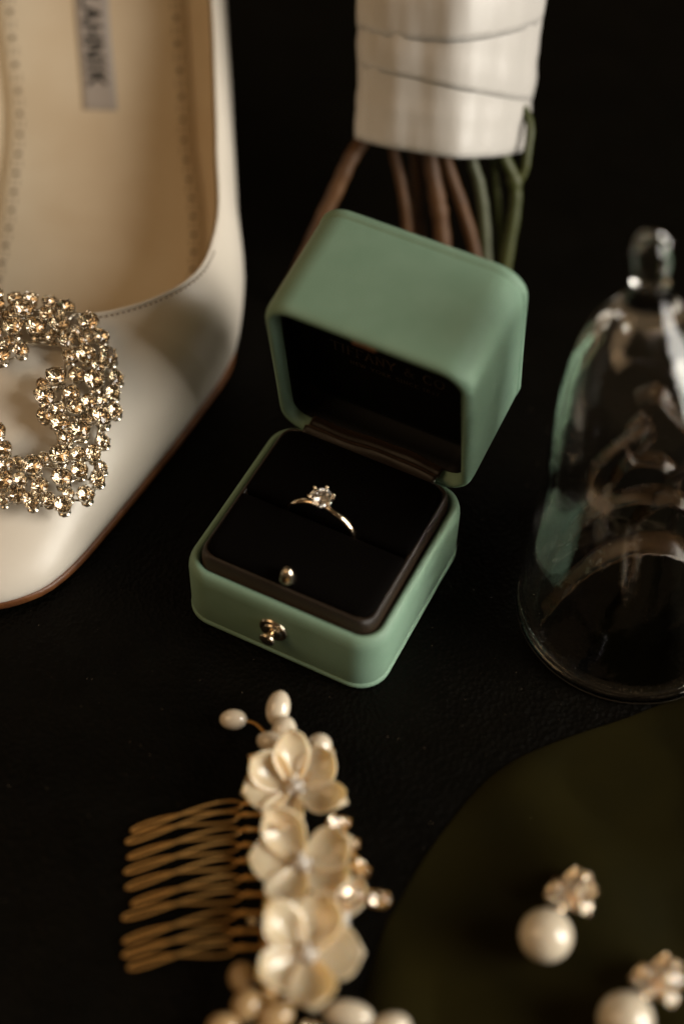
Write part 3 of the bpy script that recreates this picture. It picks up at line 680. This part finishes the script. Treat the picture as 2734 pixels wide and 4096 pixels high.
pearl((-1.34, -10.5, .62), (.25, .29), (0, .5, .8)); pearl((-1.20, -11.05, .6), (.27, .31), (.5, .8, .2)); pearl((-.62, -11.25, .6), (.28, .34), (1, .5, .3))
pearl((-1.65, -11.5, .5), (.26, .30), (1, 0, 0)); pearl((.85, -11.2, .62), (.27, .45), (1, -.15, .1)); pearl((1.70, -11.42, .6), (.27, .36), (1, .3, .1)); pearl((-.95, -11.8, .55), (.27, .3), (1, 1, 0))
def wire(P, r=.022, twist=0.05, turns=5):
    sp = spline(P, 12); q = MB(); n = len(sp)
    for ph in (0, math.pi):
        L = []
        for i, p in enumerate(sp):
            t = (sp[min(i + 1, n - 1)] - sp[max(i - 1, 0)]).normalized(); u = t.cross(Vector((0, 0, 1))).normalized(); v = t.cross(u); a = ph + turns * 2 * math.pi * i / n
            L.append(p + (u * math.cos(a) + v * math.sin(a)) * twist * .5)
        q.tube(L, r, 6)
    return q.obj('twisted_wire', M['darkgold'], hc, off=HC)
wire([(-1.68, -4.37, .36), (-1.4, -4.5, .42), (-1.1, -4.95, .6), (-.7, -5.6, .6)], turns=7); wire([(-1.0, -4.6, .6), (-1.0, -4.9, .55), (-.8, -5.5, .6)], turns=4)
wire([(-.05, -5.5, .80), (-.1, -5.8, .75), (-.3, -6.1, .7)], turns=3)
b = MB(); b.tube([(.04 + .29 * math.cos(a), -5.26 + .27 * math.sin(a), .80 - .04 * math.sin(a)) for a in [R(150 + 220 * i / 20) for i in range(21)]], .02, 6)
b.tube(spline([(-.21, -5.12, .82), (-.2, -5.5, .85), (-.35, -5.95, .9)], 5), .02, 6); b.obj('wire_loop', M['darkgold'], hc, off=HC)
wire([(.6, -7.0, .6), (.85, -7.6, .55), (.95, -8.2, .5), (.85, -8.7, .5), (.4, -9.2, .5)], r=.02, turns=9)
GM = stone_mesh('comb_crystal', 1.0, True, 'darkgold', 'silverfoil'); GQ = stone_mesh('comb_crystal_oval', .62, True, 'darkgold', 'silverfoil')
def comb_gem(c, r, n, me=GM, spin=0):
    o = link('crystal', me, hc, Vector(c) - Vector(HC)); o.scale = (r, r, r); o.rotation_euler = (basis(n) @ Matrix.Rotation(spin, 3, 'Z')).to_euler(); return o
for c, r, n, me_, sp_ in [((.44, -7.02, .72), .17, (.5, -.3, 1), GM, 0), ((.66, -6.92, .6), .13, (.2, .3, 1), GM, .4), ((.72, -7.50, .68), .17, (.3, 0, 1), GM, .2), ((.90, -7.42, .6), .11, (.8, 0, 1), GM, 0), ((1.0, -7.98, .62), .25, (.2, -.1, 1), GQ, 1.3), ((.84, -8.60, .74), .24, (.0, -.2, 1), GM, .1),
        ((1.40, -8.62, .52), .27, (.1, .1, 1), GQ, -.1), ((-1.22, -9.28, .62), .08, (0, -.3, 1), GM, 0), ((-.35, -11.0, .8), .15, (.2, -.2, 1), GM, 0), ((-.75, -10.85, .85), .17, (0, -.2, 1), GM, .3), ((.1, -11.55, .6), .2, (.3, 0, 1), GM, 0), ((.15, -5.62, .62), .1, (0, 0, 1), GM, 0), ((-.15, -5.15, .62), .12, (0, 0, 1), GM, 0)]:
    comb_gem(c, r, n, me_, sp_)

# ================================================================ olive cloth
EC = [(20, .6), (14, -1.0), (10.5, -2.35), (8.51, -3.11), (7.11, -3.76), (5.9, -4.25), (4.76, -4.80), (4.05, -5.3), (3.49, -5.90), (3.05, -6.5), (2.68, -7.04), (2.28, -7.7), (1.95, -8.33), (1.62, -9.0), (1.40, -9.65), (1.18, -10.4), (1.04, -11.22), (.9, -13), (.8, -17)]
ES = [Vector((p.x, p.y)) for p in spline([(x, y, 0) for x, y in EC], 6)]
A0, A1 = Vector((30, -8)), Vector((12, -30))
def cl(u, v):
    k = u * (len(ES) - 1); i = min(int(k), len(ES) - 2); e_ = ES[i].lerp(ES[i + 1], k - i); a = A0.lerp(A1, u); d = (a - e_).length
    t = v ** 1.8; p = e_.lerp(a, t); dist = t * d
    z = .07 * (1 - math.exp(-dist * 2.5)) + .03
    rise = 1 - math.exp(-dist * .8)
    z += rise * (.32 * math.sin(p.x * .95 + p.y * .55 + 1.0) + .13 * math.sin(p.x * .6 - p.y * 1.25 + .4) + .05 * math.sin(p.x * 2.1 + p.y * 1.3) + .12)
    return (p.x, p.y, max(.03, z))
b = MB(); b.grid(cl, 150, 70, flip=True)
co = b.obj('olive_cloth', M['cloth'], solid=.03); co['label'] = 'dark olive twill cloth lying in soft folds under the pearl earrings'; co['category'] = 'cloth'
def cloth_z(x, y):
    best = 9; zz = .2
    for i in range(0, 101):
        for j in range(0, 61):
            p = cl(i / 100, j / 60); d = (p[0] - x) ** 2 + (p[1] - y) ** 2
            if d < best: best = d; zz = p[2]
    return zz

# ================================================================ earrings
EM = stone_mesh('earring_crystal', 1.0, True, 'platinum', 'silverfoil'); EQ = stone_mesh('earring_crystal_oval', .62, True, 'platinum', 'silverfoil')
def earring(pc, lab, rot=0):
    e_ = thing('earring', lab, 'earring', (pc[0], pc[1], cloth_z(pc[0], pc[1]) + .02), rot, 'pair of pearl and crystal earrings')
    return e_
def fill_ear(e_):
    q = MB(); q.sphere((0, 0, .56), .56, 20); q.obj('pearl', M['pearl'], e_)
    q = MB()
    for P in ([(.2, .35, .7), (.45, .7, .6), (.7, 1.0, .5)], [(.3, .85, .55), (.55, .95, .5), (.85, .75, .5)], [(.5, 1.25, .5), (.55, .95, .5), (.65, .55, .55)]): q.tube(spline(P, 4), .05, 6)
    q.sphere((.28, .50, .72), .10, 8); q.tube([(.55, .95, .45), (.55, .98, .1)], .045, 6)
    q.obj('setting', M['platinum'], e_)
    for c, r, n, me_, sp_ in [((.22, .95, .62), .27, (-.3, -.2, 1), EQ, 1.9), ((.62, 1.22, .62), .30, (.1, -.1, 1), EQ, .9), ((.88, .98, .66), .27, (.4, -.2, 1), EQ, 2.2), ((.60, .82, .72), .20, (.1, -.4, 1), EM, 0), ((.86, .62, .60), .16, (.4, -.4, 1), EM, .3), ((.40, .62, .72), .12, (0, -.4, 1), EM, 0), ((.95, 1.32, .55), .12, (.5, 0, 1), EM, 0)]:
        o = link('crystal', me_, e_, c); o.scale = (r, r, r); o.rotation_euler = (basis(n) @ Matrix.Rotation(sp_, 3, 'Z')).to_euler()
e1 = earring((4.86, -9.50), 'round pearl earring with crystal cluster in the middle of the cloth'); fill_ear(e1)
e2 = earring((6.36, -11.2), 'pearl and crystal earring nearest the corner of the photo, half cut off', R(-10))
for ch in list(e1.children):
    c = ch.copy(); COL.objects.link(c); c.parent = e2
for o in bpy.data.objects:
    if 'c' in o: del o['c']

# dust and lint specks lying on the leather
dr = random.Random(5); b = MB()
for _ in range(420):
    x, y = dr.uniform(-9, 11), dr.uniform(-13, 9); r = dr.uniform(.004, .012); a = dr.uniform(0, 6.28); e_ = dr.uniform(1, 2.4)
    P = [(x + r * e_ * math.cos(a + k * 2.1), y + r * math.sin(a + k * 2.1), .006 + r * .5 * (k == 1)) for k in range(3)]
    b.add(P + [(x, y, .006 + r)], [(0, 1, 3), (1, 2, 3), (2, 0, 3)])
M['dust'] = mat('pale_dust', (.20, .15, .10), .9)
do = b.obj('dust', M['dust'], smooth=False); do['kind'] = 'stuff'; do['label'] = 'fine pale dust specks on the black leather'
